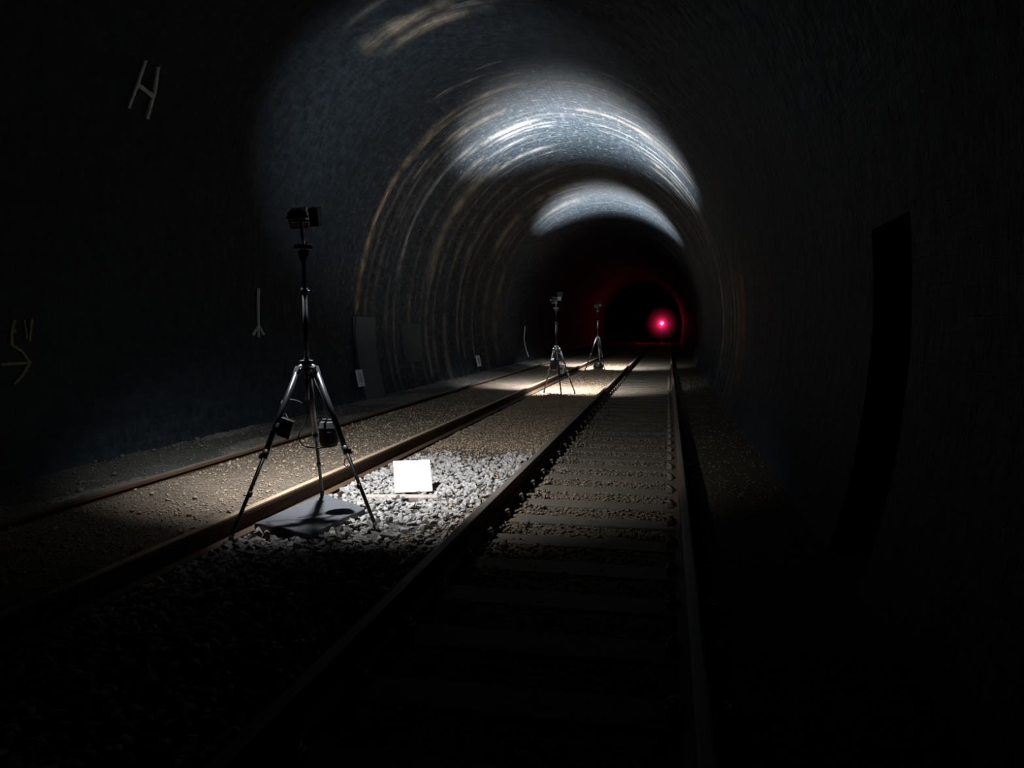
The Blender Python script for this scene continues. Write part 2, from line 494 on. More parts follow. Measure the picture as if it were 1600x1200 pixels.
# refuge recess
y0, y1, z0, z1, dp = NICHE
mb = MB()
jn = [j for j in range(len(ths)) if ths[j] <= th_niche + 1e-6]
def strip(ii, back):
    return [mb.bm.verts.new((V[ii, j][0], ys[ii], V[ii, j][2])) for j in jn], [mb.bm.verts.new((1.29 + dp, ys[ii], V[ii, j][2])) for j in jn]
ia, ib = int(np.argmin(np.abs(ys - y0))), int(np.argmin(np.abs(ys - y1)))
fa, ba = strip(ia, 0); fb, bb = strip(ib, 0)
for k in range(len(jn) - 1):
    mb.bm.faces.new((fa[k], fa[k + 1], ba[k + 1], ba[k]))
    mb.bm.faces.new((fb[k], fb[k + 1], bb[k + 1], bb[k]))
    mb.bm.faces.new((ba[k], ba[k + 1], bb[k + 1], bb[k]))
mb.bm.faces.new((fa[-1], fb[-1], bb[-1], ba[-1]))
mb.bm.faces.new((fa[0], fb[0], bb[0], ba[0]))
mb.build('refuge_recess', M['lining'], wall_right)

# ------------------------------------------------------------------ floor
RX = [-4.605, -3.10, -1.365, 0.14]                # the four rails
RT = 0.17                                         # rail top
SP = 0.60
SLEEPER_Y = [4.80 + SP * k for k in range(-8, 92)]
def ground_z(x, y):
    nz = 0.010 * n3(x * 3.1, y * 3.1, 0.4) + 0.006 * n3(x * 9, y * 9, 1.4)
    if x < -4.75:
        k = min(1.0, (-4.75 - x) / 1.0)
        return 0.06 + 0.06 * k + nz * 2.0 + 0.03 * k * n3(x * 1.5, y * 0.8, 3.0)
    if x > 0.29:
        return 0.022 + 0.03 * min(1, (x - 0.29) / 0.9) + nz
    d = min(abs(x - r) for r in RX)
    near = max(0.0, 1 - max(0, d - 0.09) / 0.08)       # dips below the rail foot
    if -3.1 < x < -1.365:
        h = 0.012 + 0.10 * sum(math.exp(-((x + 2.3) / 0.45) ** 2 - ((y - my) / 0.5) ** 2) for my in (15.9, 26.2))
    elif x < -3.1 and x > -4.605: h = 0.118 + 0.014 * n3(x * 2, y * 1.3, 8)
    elif x > -1.365 and x < 0.14: h = -0.016
    else: h = 0.0
    if -4.605 < x < -3.1:
        near = max(0.0, 1 - max(0, d - 0.045) / 0.04)
        return h * (1 - near) + 0.06 * near + nz * (1 - 0.7 * near)
    h = h * (1 - near) - 0.02 * near
    return h + nz * (1 - 0.7 * near)
gx = np.unique(np.round(np.concatenate([np.linspace(-6.1, 1.4, 140)] + [[r - .17, r - .09, r - .045, r + .045, r + .09, r + .17] for r in RX]), 4))
gy = np.unique(np.round(np.concatenate([np.arange(-6, 1, .25), np.arange(1, 12, .06), np.arange(12, 32, .15), np.arange(32, 141, 1.0)]), 4))
zone = np.zeros((len(gy), len(gx), 4)); zone[:, :, 3] = 1
GV = np.zeros((len(gy), len(gx), 3))
for i, y in enumerate(gy):
    for j, x in enumerate(gx):
        GV[i, j] = (x, y, ground_z(x, y) if y < 40 else ground_z(x, 40 + (y % 7)))
        w = n3(x * 1.2, y * 0.5, 6.0)
        if x < -4.75:
            c = (0.20, 0.195, 0.175) if w > -0.05 else (0.10, 0.105, 0.09)
        elif x < -3.1: c = (0.19, 0.155, 0.12)
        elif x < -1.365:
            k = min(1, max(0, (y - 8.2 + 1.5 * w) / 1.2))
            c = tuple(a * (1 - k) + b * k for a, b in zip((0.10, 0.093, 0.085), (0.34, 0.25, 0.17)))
        elif x < 0.14: c = (0.135, 0.108, 0.078)
        else: c = (0.065, 0.054, 0.038)
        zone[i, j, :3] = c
ni, nj = len(gy), len(gx)
fc = [(i * nj + j, i * nj + j + 1, (i + 1) * nj + j + 1, (i + 1) * nj + j) for i in range(ni - 1) for j in range(nj - 1)]
me = bpy.data.meshes.new('floor')
me.from_pydata(GV.reshape(-1, 3).tolist(), [], fc)
za = me.attributes.new('zone', 'FLOAT_COLOR', 'POINT'); za.data.foreach_set('color', zone.reshape(-1).astype(np.float32))
me.polygons.foreach_set('use_smooth', np.ones(len(me.polygons), dtype=bool))
me.update()
floor = tag(link('floor', me, M['ground']), 'gritty brown and grey track bed of the tunnel', 'floor', kind='structure')

# ------------------------------------------------------------------ tracks
def rail_profile(x):
    return [(x + a, b) for a, b in ((-.070, 0), (.070, 0), (.070, .010), (.022, .026), (.009, .040), (.009, .122), (.034, .134), (.036, .158), (.030, .167), (.018, RT),
                                    (-.018, RT), (-.030, .167), (-.036, .158), (-.034, .134), (-.009, .122), (-.009, .040), (-.022, .026), (-.070, .010))]
right_track = tag(empty('railway_track', ((RX[2] + RX[3]) / 2, 0, 0)), 'right-hand railway track with bare sleepers leading to the red lamp', 'railway track')
left_track = tag(empty('railway_track', ((RX[0] + RX[1]) / 2, 0, 0)), 'left-hand rusty railway track bedded deep in brown grit', 'railway track')
for root, xs, rm in ((right_track, RX[2:], 'rail'), (left_track, RX[:2], 'rusty_rail')):
    for x in xs:
        MB().prism(rail_profile(x - root.location.x), -6, 140).build('rail', M['rail' if x == RX[0] else rm], root)
sl = MB().box((0, 0, -0.075), (2.5, 0.255, 0.15), bevel=0.012).mesh('sleeper')
sl.materials.append(M['sleeper'])
# spring clip: a bent bar on the rail foot with its shoulder
def clip_mesh(sgn):
    mb = MB()
    mb.box((sgn * 0.105, 0, 0.02), (0.05, 0.07, 0.04), bevel=0.005)
    mb.tube([(sgn * 0.06, -0.035, 0.022), (sgn * 0.10, -0.045, 0.055), (sgn * 0.125, -0.01, 0.058), (sgn * 0.10, 0.03, 0.055), (sgn * 0.055, 0.035, 0.022)], 0.010, 6)
    m_ = mb.mesh('clip'); m_.materials.append(M['clip'])
    return m_
clips = {1: clip_mesh(1), -1: clip_mesh(-1)}
for k, y in enumerate(SLEEPER_Y):
    o = link('sleeper', sl, None, right_track)
    o.location = (random.uniform(-.015, .015), y, random.uniform(-0.006, 0.0))
    o.rotation_euler = (0, 0, random.uniform(-.006, .006))
    if y < 24 and y > 1.0:
        for x in RX[2:]:
            for s in (-1, 1):
                c = link('clip', clips[s], None, o)
                c.location = (x - right_track.location.x - o.location.x, 0, -o.location.z)

# ------------------------------------------------------------------ stones
def stone_template(seed):
    r = random.Random(seed)
    bm = bmesh.new()
    for _ in range(11):
        v = Vector((r.gauss(0, 1), r.gauss(0, 1), r.gauss(0, 1))).normalized() * r.uniform(0.8, 1.05)
        bm.verts.new((v.x, v.y * r.uniform(.7, .9), v.z * 0.66))
    h = bmesh.ops.convex_hull(bm, input=bm.verts[:])
    for v in [v for v in bm.verts if not v.link_faces]: bm.verts.remove(v)
    bmesh.ops.recalc_face_normals(bm, faces=bm.faces[:])
    bm.verts.index_update()
    vs_ = np.array([v.co[:] for v in bm.verts]); fs_ = np.array([[v.index for v in f.verts] for f in bm.faces])
    bm.free()
    return vs_, fs_
TEMPL = [stone_template(100 + i) for i in range(12)]
def rotmat():
    q = rng.normal(size=4); q /= np.linalg.norm(q)
    w, x, y, z = q
    return np.array([[1 - 2 * (y * y + z * z), 2 * (x * y - w * z), 2 * (x * z + w * y)], [2 * (x * y + w * z), 1 - 2 * (x * x + z * z), 2 * (y * z - w * x)], [2 * (x * z - w * y), 2 * (y * z + w * x), 1 - 2 * (x * x + y * y)]])

BLOCK = []                                        # footprints kept free of stones: (polygon)
def in_poly(x, y, poly):
    c = False
    for i in range(len(poly)):
        (x1, y1_), (x2, y2_) = poly[i], poly[i - 1]
        if (y1_ > y) != (y2_ > y) and x < (x2 - x1) * (y - y1_) / (y2_ - y1_) + x1: c = not c
    return c
SLAB = [(-2.99, 5.11), (-2.44, 4.90), (-2.36, 5.73), (-2.93, 6.16)]
PLANK = [(-2.62, 6.28), (-1.98, 6.40), (-2.00, 6.52), (-2.64, 6.40)]
BLOCK += [SLAB, PLANK]

def scatter(x0, x1, y0, y1, n, smin, smax, zoff=0.0, sink=0.35, keep=None):
    out = []
    xs = rng.uniform(x0, x1, n); yy = rng.uniform(y0, y1, n); ss = rng.uniform(smin, smax, n)
    for x, y, s in zip(xs, yy, ss):
        if any(in_poly(x, y, p) for p in BLOCK): continue
        if keep is not None and not keep(x, y): continue
        out.append((x, y, ground_z(x, y) + s * sink + zoff, s))
    return out
def stuff_mesh(name, lst, mat, label):
    Vs, Fs, off = [], [], 0
    for (x, y, z, s) in lst:
        tv, tf = TEMPL[rng.integers(len(TEMPL))]
        R = rotmat()
        v = (tv @ R.T) * s
        v[:, 2] *= 0.8
        Vs.append(v + np.array((x, y, z))); Fs.append(tf + off); off += len(tv)
    Vs = np.concatenate(Vs); Fs = np.concatenate(Fs)
    me = bpy.data.meshes.new(name)
    me.vertices.add(len(Vs)); me.vertices.foreach_set('co', Vs.ravel())
    me.loops.add(Fs.size); me.loops.foreach_set('vertex_index', Fs.ravel().astype(np.int32))
    me.polygons.add(len(Fs)); me.polygons.foreach_set('loop_start', np.arange(0, Fs.size, 3, dtype=np.int32))
    me.update(calc_edges=True); me.validate()
    o = link(name, me, mat, floor)
    tag(o, label, kind='stuff')
    return o

def coarse_keep(x, y):
    # the heap of clean grey ballast ends raggedly
    edge = 8.1 + 0.9 * n3(x * 1.7, 3.0, 5.0) + (x + 2.4) * 0.5
    dens = 1.0 if y < edge else max(0.0, 1 - (y - edge) / 0.6)
    side = 1.0 if x < -1.75 else 0.55
    return random.random() < dens * side
coarse = scatter(-2.98, -1.48, 1.6, 9.5, 5000, 0.024, 0.054, 0.004, 0.3, coarse_keep)
coarse.sort(key=lambda t: -(t[3] / max(3.0, t[1])) * (1.0 if 4.6 < t[1] < 8.0 else 0.2))
tmeshes = []
for tv, tf in TEMPL:
    m_ = bpy.data.meshes.new('stone'); m_.from_pydata(tv.tolist(), [], tf.tolist()); m_.materials.append(M['stone']); tmeshes.append(m_)
for (x, y, z, s) in coarse[:300]:
    o = link('stone', tmeshes[random.randrange(len(tmeshes))], None, floor)
    o.location = (x, y, z + 0.004); o.scale = (s, s, s * 0.85)
    o.rotation_euler = (random.uniform(0, 6.28), random.uniform(-.5, .5), random.uniform(0, 6.28))
stuff_mesh('ballast_stones', coarse[300:], M['stone'], 'loose grey ballast stones heaped between the tracks')
g2 = scatter(-2.98, -1.48, 7.6, 20, 9000, 0.008, 0.022) + scatter(-2.98, -1.5, 9, 16, 700, 0.018, 0.032)
g2 += scatter(-4.5, -3.2, 2.5, 16, 5000, 0.006, 0.018) + scatter(-4.5, -3.2, 3, 14, 260, 0.018, 0.035)
g2 += scatter(-1.85, -1.47, 2.0, 9, 2200, 0.010, 0.022)
g2 += scatter(-2.98, -1.48, 20, 32, 3000, 0.010, 0.024)
stuff_mesh('brown_gravel', g2, M['gravel'], 'small brown gravel strewn between the rails')
def crib_keep(x, y):
    ph = (y - SLEEPER_Y[0]) % SP
    d = min(ph, SP - ph)
    edge = min(abs(x - RX[2]), abs(x - RX[3])) < 0.28
    return d > 0.135 or random.random() < (0.30 if edge else 0.12)
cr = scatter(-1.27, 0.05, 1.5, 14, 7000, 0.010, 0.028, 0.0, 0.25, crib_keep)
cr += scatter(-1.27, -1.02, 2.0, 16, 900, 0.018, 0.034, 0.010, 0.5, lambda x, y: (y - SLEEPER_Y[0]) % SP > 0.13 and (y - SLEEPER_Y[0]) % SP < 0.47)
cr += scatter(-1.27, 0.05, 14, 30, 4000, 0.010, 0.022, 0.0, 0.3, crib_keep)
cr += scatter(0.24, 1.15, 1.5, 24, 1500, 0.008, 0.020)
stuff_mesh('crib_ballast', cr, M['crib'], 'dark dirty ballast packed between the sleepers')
rb = scatter(-5.85, -4.72, 3, 24, 1800, 0.008, 0.022) + scatter(-5.85, -4.8, 4, 20, 60, 0.02, 0.05)
stuff_mesh('wall_rubble', rb, M['rubble'], 'pale broken rubble lying along the left wall')

# ------------------------------------------------------------------ things on the wall
def wall_pt(y, z, off):
    th = arch_theta_at_z(z, True)
    x, zz = arch(th, -off)
    return Vector((x, y, zz))
def stroke(mb, pts, w, off=0.022, thick=0.004, n=8):
    """a flat band of paint following the left wall; pts are (y, z)"""
    P = []
    for (a, b) in zip(pts[:-1], pts[1:]):
        for k in range(n): P.append((a[0] + (b[0] - a[0]) * k / n, a[1] + (b[1] - a[1]) * k / n))
    P.append(pts[-1])
    rows = []
    for k, (y, z) in enumerate(P):
        q = P[min(k + 1, len(P) - 1)]; r = P[max(k - 1, 0)]
        t = Vector((q[0] - r[0], q[1] - r[1])).normalized()
        nrm = Vector((-t.y, t.x)) * w / 2 * random.uniform(0.75, 1.15)
        rows.append([mb.bm.verts.new(wall_pt(y + nrm.x * s, z + nrm.y * s, o)) for s, o in ((-1, off - 0.05), (-1, off), (1, off), (1, off - 0.05))])
    for a, b in zip(rows[:-1], rows[1:]):
        for k in range(4): mb.bm.faces.new((a[k], a[(k + 1) % 4], b[(k + 1) % 4], b[k]))
    mb.bm.faces.new(rows[0]); mb.bm.faces.new(list(reversed(rows[-1])))
mb = MB()
stroke(mb, [(7.14, 4.25), (7.18, 4.02), (7.18, 3.80)], 0.035)
stroke(mb, [(7.34, 4.25), (7.45, 4.03), (7.49, 3.77)], 0.035)
stroke(mb, [(7.18, 4.03), (7.46, 3.99)], 0.04)
mb.build('painted_letter', M['paint'], wall_left)['label'] = 'worn white painted letter H'
mb = MB()
stroke(mb, [(10.51, 2.11), (10.53, 1.55)], 0.045)
stroke(mb, [(10.53, 1.56), (10.37, 1.42)], 0.03)
stroke(mb, [(10.53, 1.56), (10.67, 1.42)], 0.03)
stroke(mb, [(10.53, 1.56), (10.53, 1.38)], 0.02)
mb.build('painted_arrow', M['paint'], wall_left)['label'] = 'thin white painted line ending in a broad arrow'
for pts, w in (([(6.10, 1.36), (6.20, 1.30), (6.28, 1.19), (6.18, 1.08), (6.07, 1.00)], 0.028), ([(5.95, 1.19), (6.28, 1.19)], 0.025),
               ([(6.09, 1.36), (6.10, 1.49), (6.15, 1.50)], 0.03), ([(6.10, 1.49), (6.14, 1.60)], 0.03), ([(6.25, 1.60), (6.27, 1.42)], 0.02), ([(6.34, 1.61), (6.30, 1.40)], 0.025)):
    mb = MB(); stroke(mb, pts, w)
    mb.build('painted_mark', M['dimpaint'], wall_left)
mb = MB(); stroke(mb, [(32.4, 1.57), (32.0, 1.05), (32.1, 0.6), (32.3, 0.28)], 0.10, 0.03)
mb.build('lime_drip', M['paint'], wall_left)['label'] = 'pale lime drip down the wall'

def wall_panel(name, y0, y1, z0, z1, off, mat, parent=None, nz=8, ny=3, jag=0.0):
    mb = MB()
    rows = []
    for i in range(nz + 1):
        z = z0 + (z1 - z0) * i / nz
        j0 = random.uniform(-jag, jag); j1 = random.uniform(-jag, jag)
        rows.append([[mb.bm.verts.new(wall_pt(y0 + j0 + (y1 + j1 - y0 - j0) * k / ny, z, o)) for k in range(ny + 1)] for o in (off, -0.03)])
    for a, b in zip(rows[:-1], rows[1:]):
        for k in range(ny):
            mb.bm.faces.new((a[0][k], a[0][k + 1], b[0][k + 1], b[0][k]))
            mb.bm.faces.new((a[1][k], b[1][k], b[1][k + 1], a[1][k + 1]))
        mb.bm.faces.new((a[0][0], b[0][0], b[1][0], a[1][0]))
        mb.bm.faces.new((a[0][ny], a[1][ny], b[1][ny], b[0][ny]))
    for r in (rows[0], rows[-1]):
        for k in range(ny): mb.bm.faces.new((r[0][k], r[0][k + 1], r[1][k + 1], r[1][k]))
    return mb.build(name, mat, parent)
wall_panel('rendered_patch', 14.08, 15.06, 0.02, 1.74, 0.07, M['render'], wall_left, 14, 3, 0.012)['label'] = 'tall patch of grey cement render'
wall_panel('rendered_patch', 16.85, 18.15, 0.70, 1.62, 0.035, M['render_dim'], wall_left, 8, 3, 0.05)['label'] = 'faint lower patch of grey cement render'

def wall_plate(y, z, w, h, label):
    th = arch_theta_at_z(z, True)
    p = wall_pt(y, z, 0.10)
    t = Vector((-AX * math.sin(th), 0, BZ * math.cos(th))).normalized()      # direction round the arch
    up = t if t.z > 0 else -t
    ydir = Vector((0, 1, 0)); nrm = ydir.cross(up).normalized()
    if nrm.x < 0: nrm = -nrm
    R = Matrix((ydir, up, nrm)).transposed()
    root = empty('wall_plate', p); tag(root, label, 'sign', 'small white plates low on the left wall')
    MB().box((0, 0, 0), (w, h, 0.012), R, 0.002).build('plate', M['plate'], root)
    MB().box(nrm * 0.007, (w * 0.62, h * 0.55, 0.002), R).build('printed_panel', M['plate_grey'], root)
    for sy in (-1, 1):
        MB().tube([up * (sy * h * .44) + nrm * 0.012, up * (sy * h * .44) - nrm * 0.14], 0.008, 8).build('fixing_bolt', M['grey'], root)
wall_plate(13.90, 0.53, 0.31, 0.33, 'small white plate low on wall by the tall cement patch')
wall_plate(23.30, 0.46, 0.46, 0.34, 'small white plate low on wall, farther along than the cement patches')

mb = MB()
pts = [wall_pt(14.34, 1.95, 0.04), wall_pt(14.20, 1.86, 0.05), wall_pt(14.08, 1.72, 0.05), wall_pt(14.04, 1.4, 0.04), wall_pt(14.03, 0.9, 0.04), wall_pt(14.03, 0.4, 0.045), wall_pt(14.03, 0.12, 0.05)]
mb.tube(pts, 0.017, 8)
tag(mb.build('wall_cable', M['rubber']), 'black cable running down the left wall beside cement patch', 'cable')

# ------------------------------------------------------------------ slab, plank and board by the first tripod
def slab_mesh():
    mb = MB(); bm = mb.bm
    pts = []
    r = random.Random(4)
    for i in range(4):
        a, b = Vector(SLAB[i]), Vector(SLAB[(i + 1) % 4])
        for k in range(7):
            p = a.lerp(b, k / 7); n = Vector(((b - a).y, -(b - a).x)).normalized()
            pts.append(p + n * r.uniform(-.006, .006))
    rings = []
    for z, ins in ((0.015, 0.012), (0.05, 0.0), (0.078, 0.004), (0.084, 0.014)):
        c = Vector((-2.68, 5.48))
        rings.append([bm.verts.new((*(p + (c - p).normalized() * (ins + r.uniform(0, .004))), z + 0.006 * math.sin(k * 1.3))) for k, p in enumerate(pts)])
    n = len(pts)
    for a, b in zip(rings[:-1], rings[1:]):
        for k in range(n): bm.faces.new((a[k], a[(k + 1) % n], b[(k + 1) % n], b[k]))
    bm.faces.new(rings[-1]); bm.faces.new(list(reversed(rings[0])))
    return mb
tag(slab_mesh().build('stone_slab', M['slab']), 'dark flat slab lying on ballast under the first tripod', 'slab')
pc = Vector((-2.31, 6.40, 0.020)); pr = Matrix.Rotation(math.atan2(0.12, 0.64), 3, 'Z')
tag(MB().box(pc, (0.66, 0.13, 0.036), pr, 0.006).build('plank', M['plank']), 'short weathered plank lying in the ballast before white board', 'plank')

bl, brt = at(617, 777, 6.47), at(676, 774, 6.60)
bl.z = brt.z = 0.045
ex = (brt - bl); wB = ex.length; ex.normalize()
ey = Vector((-ex.y, ex.x, 0))
tilt = math.radians(40)
eu = (ey * math.cos(tilt) + Vector((0, 0, 1)) * math.sin(tilt)); en = ex.cross(eu)
RB = Matrix((ex, eu, en)).transposed()
hB = 0.37
board = tag(empty('target_board', (bl + brt) / 2), 'square white board tilted back on ballast beyond first tripod', 'board')
MB().box(eu * hB / 2, (wB, hB, 0.012), RB, 0.002).build('panel', M['white'], board)
top_back = eu * (hB * 0.9) - en * 0.01
MB().tube([top_back, Vector((top_back.x, top_back.y, -0.03)) + ey * 0.08], 0.009, 8).build('support_leg', M['grey'], board)

# ------------------------------------------------------------------ tripods with lamps
COOL = (0.90, 0.945, 1.0)
def orient(d, roll_hint=Vector((0, 0, 1))):
    z = Vector(d).normalized()
    x = roll_hint.cross(z)
    if x.length < 1e-3: x = Vector((1, 0, 0))
    x.normalize(); y = z.cross(x)
    return Matrix((x, y, z)).transposed()

def lamp(root, pos, aim, power, half_deg, blend, size, flap=False):
    """floodlight: finned housing, visor, bright lens, knob; pos is relative to the tripod"""
    R = orient(aim)
    z = R @ Vector((0, 0, 1))
    mb = MB()
    sx_, sy_, sz_ = size
    mb.box(pos, size, R, 0.008)
    nf = int(sx_ / 0.019)
    for k in range(nf): mb.box(pos + R @ Vector(((k - (nf - 1) / 2) * 0.019, 0, -sz_ / 2 - 0.011)), (0.006, sy_ - 0.01, 0.026), R)
    for sx, sy, w, h in ((0, 1, sx_, 0.006), (0, -1, sx_, 0.006), (1, 0, 0.006, sy_), (-1, 0, 0.006, sy_)):
        mb.box(pos + R @ Vector((sx * (sx_ / 2 - 0.003), sy * (sy_ / 2 - 0.003), sz_ / 2 + 0.008)), (w, h, 0.02), R)
    body = mb.build('lamp', M['black'], root)
    MB().box(pos + R @ Vector((0, 0, sz_ / 2 + 0.001)), (sx_ - 0.02, sy_ - 0.02, 0.004), R).build('lens', M['down_lens' if aim.z < 0 else 'lens'], body)
    mb = MB(); mb.lathe(pos + R @ Vector((sx_ / 2, 0, 0)), [(0.006, 0), (0.006, 0.02), (0.016, 0.02), (0.016, 0.034), (0.01, 0.038)], R @ Vector((1, 0, 0)), 12)
    mb.build('tilt_knob', M['grey'], body)
    if flap:                                       # added flap, cuts off the near edge of the ceiling light
        MB().box(pos + R @ Vector((0, 0, sz_ / 2 + 0.025)) + Vector((0, -0.056, 0.004)), (0.12, 0.004, 0.11)).build('added_flap', M['matte'], body)
    ld = bpy.data.lights.new('lamp_beam', 'SPOT')
    ld.energy = power; ld.color = COOL; ld.spot_size = math.radians(2 * half_deg); ld.spot_blend = blend; ld.shadow_soft_size = 0.035
    lo = bpy.data.objects.new('lamp_beam', ld); COL.objects.link(lo)
    lo.parent = root
    lo.matrix_local = Matrix.Translation(pos + z * (sz_ / 2 + 0.022)) @ (orient(-Vector(aim))).to_4x4()

def tripod(base, feet, z_apex, z_top, label, lamps, lean=(0, 0), split=0.52):
    """feet are world points; the mast rises from the apex; lamps: (offset, aim, power, half angle, blend)"""
    root = tag(empty('lamp_tripod', base), label, 'tripod')
    B = Vector(base)
    ap = Vector((0, 0, z_apex))
    def mz(h): return Vector((lean[0] * (h - z_apex), lean[1] * (h - z_apex), h))
    # crown casting with clamp ears
    mb = MB()
    mb.lathe((0, 0, z_apex - 0.10), [(0.030, 0), (0.045, 0.03), (0.050, 0.06), (0.030, 0.075), (0.030, 0.09)], n=18)
    mb.build('crown', M['black'], root)
    mb = MB(); mb.lathe((0, 0, z_apex - 0.012), [(0.030, 0), (0.052, 0.003), (0.052, 0.012), (0.024, 0.016), (0.024, 0.03)], n=20)
    mb.build('top_collar', M['grey'], root)
    mb = MB(); mb.tube([(0.03, -0.03, z_apex - 0.05), (0.085, -0.055, z_apex - 0.052), (0.10, -0.06, z_apex - 0.052)], [0.006, 0.006, 0.011], 8)
    mb.build('locking_handle', M['grey'], root)
    for f in feet:
        F = Vector(f) - B
        dirh = Vector((F.x, F.y, 0)).normalized()
        hip = ap + dirh * 0.080 + Vector((0, 0, -0.065))
        d = (F - hip)
        knee = hip + d * split
        t = d.normalized()
        mb = MB(); mb.tube([hip + t * 0.03, knee], 0.022, 12)
        leg = mb.build('leg', M['satin'], root)
        R = orient(t)
        MB().box(hip + t * 0.01, (0.052, 0.034, 0.06), R, 0.006).tube([hip - dirh * 0.055 + Vector((0, 0, .03)), hip + Vector((0, 0, .012))], 0.017, 10).tube([hip + dirh.cross(Vector((0, 0, 1))) * 0.036, hip - dirh.cross(Vector((0, 0, 1))) * 0.036], 0.010, 8).build('hinge', M['grey'], leg)
        mb = MB(); mb.tube([knee - t * 0.05, F + Vector((0, 0, 0.03))], 0.014, 10); mb.build('lower_tube', M['black'], leg)
        mb = MB(); mb.tube([knee - t * 0.045, knee + t * 0.02], 0.025, 12).box(knee + dirh * 0.028, (0.02, 0.03, 0.04), R, 0.004); mb.build('clamp', M['black'], leg)
        mb = MB(); mid = hip + d * (split + 0.22); mb.tube([mid - t * 0.02, mid + t * 0.02], 0.019, 10); mb.build('clamp', M['black'], leg)
        mb = MB(); mb.tube([F + Vector((0, 0, 0.045)), F + Vector((0, 0, 0.012)), F - Vector((0, 0, 0.015))], [0.014, 0.019, 0.016], 10); mb.build('foot', M['rubber'], leg)
    # centre column and spreader ring
    zc = z_apex - 0.30
    mb = MB(); mb.tube([(0, 0, zc), (0, 0, z_apex - 0.03)], 0.016, 12); mb.build('centre_column', M['satin'], root)
    # mast: two sections, clamp, plate
    zp = z_top - 0.30
    mb = MB(); mb.tube([mz(z_apex - 0.02), mz(z_apex + (zp - z_apex) * 0.62)], 0.019, 12); mast = mb.build('mast', M['matte'], root)
    mb = MB(); mb.tube([mz(z_apex + (zp - z_apex) * 0.60), mz(zp)], 0.015, 12); mb.build('upper_section', M['matte'], mast)
    zk = z_apex + (zp - z_apex) * 0.62
    mb = MB(); mb.tube([mz(zk - 0.03), mz(zk + 0.025)], 0.027, 12).tube([mz(zk) + Vector((.02, 0, 0)), mz(zk) + Vector((.045, 0, 0))], 0.008, 8); mb.build('clamp', M['black'], mast)
    mb = MB(); mb.lathe(mz(zp - 0.10), [(0.022, 0), (0.036, 0.04), (0.040, 0.085), (0.070, 0.092), (0.070, 0.122), (0.064, 0.126)], n=22)
    mb.build('head_plate', M['black'], root)
    mb = MB(); mb.lathe(mz(zp + 0.0265), [(0.064, 0), (0.060, 0.003)], n=22); mb.build('plate_top', M['grey'], root)
    s0, s1 = mz(zp + 0.025), mz(z_top - 0.10) + Vector((-0.012, 0, 0))
    mb = MB(); mb.tube([s0, s1], 0.013, 10).tube([s0 + Vector((.03, 0, 0)), s0 + Vector((.03, 0, .018))], 0.010, 8); mb.build('stem', M['grey'], root)
    MB().box(s1, (0.17, 0.018, 0.012), None, 0.003).build('cross_bar', M['grey'], root)
    for off, aim, power, half, blend, size in lamps:
        p = mz(z_top - 0.045) + Vector(off)
        MB().tube([s1 + Vector((off[0] * 0.8, 0, 0)), p], 0.008, 8).build('lamp_bracket', M['grey'], root)
        lamp(root, p, Vector(aim), power, half, blend, size, flap=half > 50 and aim[2] > 0)
    return root

# first tripod
F1 = [Vector((-2.985, 4.80, 0.03)), Vector((-2.905, 6.08, 0.095)), Vector((-2.13, 5.34, 0.03))]
a1 = at(479, 563, 5.42); t1 = at(472, 325, 5.42)
tp1 = tripod((a1.x, a1.y, 0), F1, a1.z, t1.z, 'tall black lamp tripod straddling the dark slab on ballast',
             [((-0.075, 0.10, -0.015), (0.0, 0.55, -0.83), DOWN_POWER[0], 58, 1.0, (0.14, 0.115, 0.085)),
              ((0.086, 0.03, -0.02), (-1.35, 9.6, 2.7), UP_POWER[0], 28, 1.0, (0.07, 0.135, 0.085))], lean=((t1.x - a1.x) / (t1.z - a1.z), 0))
a2 = at(869, 541, 17.2); t2 = at(869.5, 462, 17.2)
F2 = [Vector((-2.80, 17.55, 0.02)), Vector((-2.27, 16.62, 0.02)), Vector((-2.06, 17.35, 0.02))]
tp2 = tripod((a2.x, a2.y, 0), F2, a2.z, t2.z, 'lamp tripod carrying a white battery box on its legs',
             [((-0.045, 0.05, -0.05), (0.0, 0.52, -0.85), DOWN_POWER[1], 54, 1.0, (0.135, 0.115, 0.085)),
              ((0.075, 0.0, 0), (0.15, 0.0, 0.98), UP_POWER[1], 53, 1.0, (0.09, 0.10, 0.085))])
a3 = at(934, 526, 27.6); t3 = at(935.5, 474, 27.6)
F3 = [Vector((-2.85, 27.1, 0.02)), Vector((-2.42, 28.3, 0.02)), Vector((-2.2, 27.4, 0.02))]
tp3 = tripod((a3.x, a3.y, 0), F3, a3.z, t3.z, 'lamp tripod standing over a round black bag on the ballast',
             [((-0.045, 0.05, -0.05), (0.0, 0.52, -0.85), DOWN_POWER[2], 54, 1.0, (0.135, 0.115, 0.085)),
              ((0.075, 0.0, 0), (0.10, 0.0, 0.99), UP_POWER[2], 53, 1.0, (0.09, 0.10, 0.085))])

# things hanging on the tripods
def leg_pt(a, F, t):
    B = Vector((a.x, a.y, 0)); hd = (Vector((F.x, F.y, 0)) - B).normalized()
    hip = B + Vector((0, 0, a.z)) + hd * 0.080 + Vector((0, 0, -0.065))
    return hip.lerp(F, t), (F - hip).normalized()
p, t = leg_pt(a1, F1[0], 0.34)
R = orient(t, Vector((0, 1, 0)))
pb = p + R @ Vector((0, 0, 0)) + Vector((0.078, 0.0, -0.02))
cb = tag(empty('control_box', pb), 'black control box clamped to the left leg of first tripod', 'box')
MB().box((0, 0, 0), (0.105, 0.05, 0.14), Matrix.Rotation(0.32, 3, 'Y'), 0.006).build('case', M['black'], cb)
MB().box(-Vector((0.052, 0, -0.012)), (0.055, 0.045, 0.035), orient(t, Vector((0, 1, 0))), 0.005).build('bracket', M['grey'], cb)
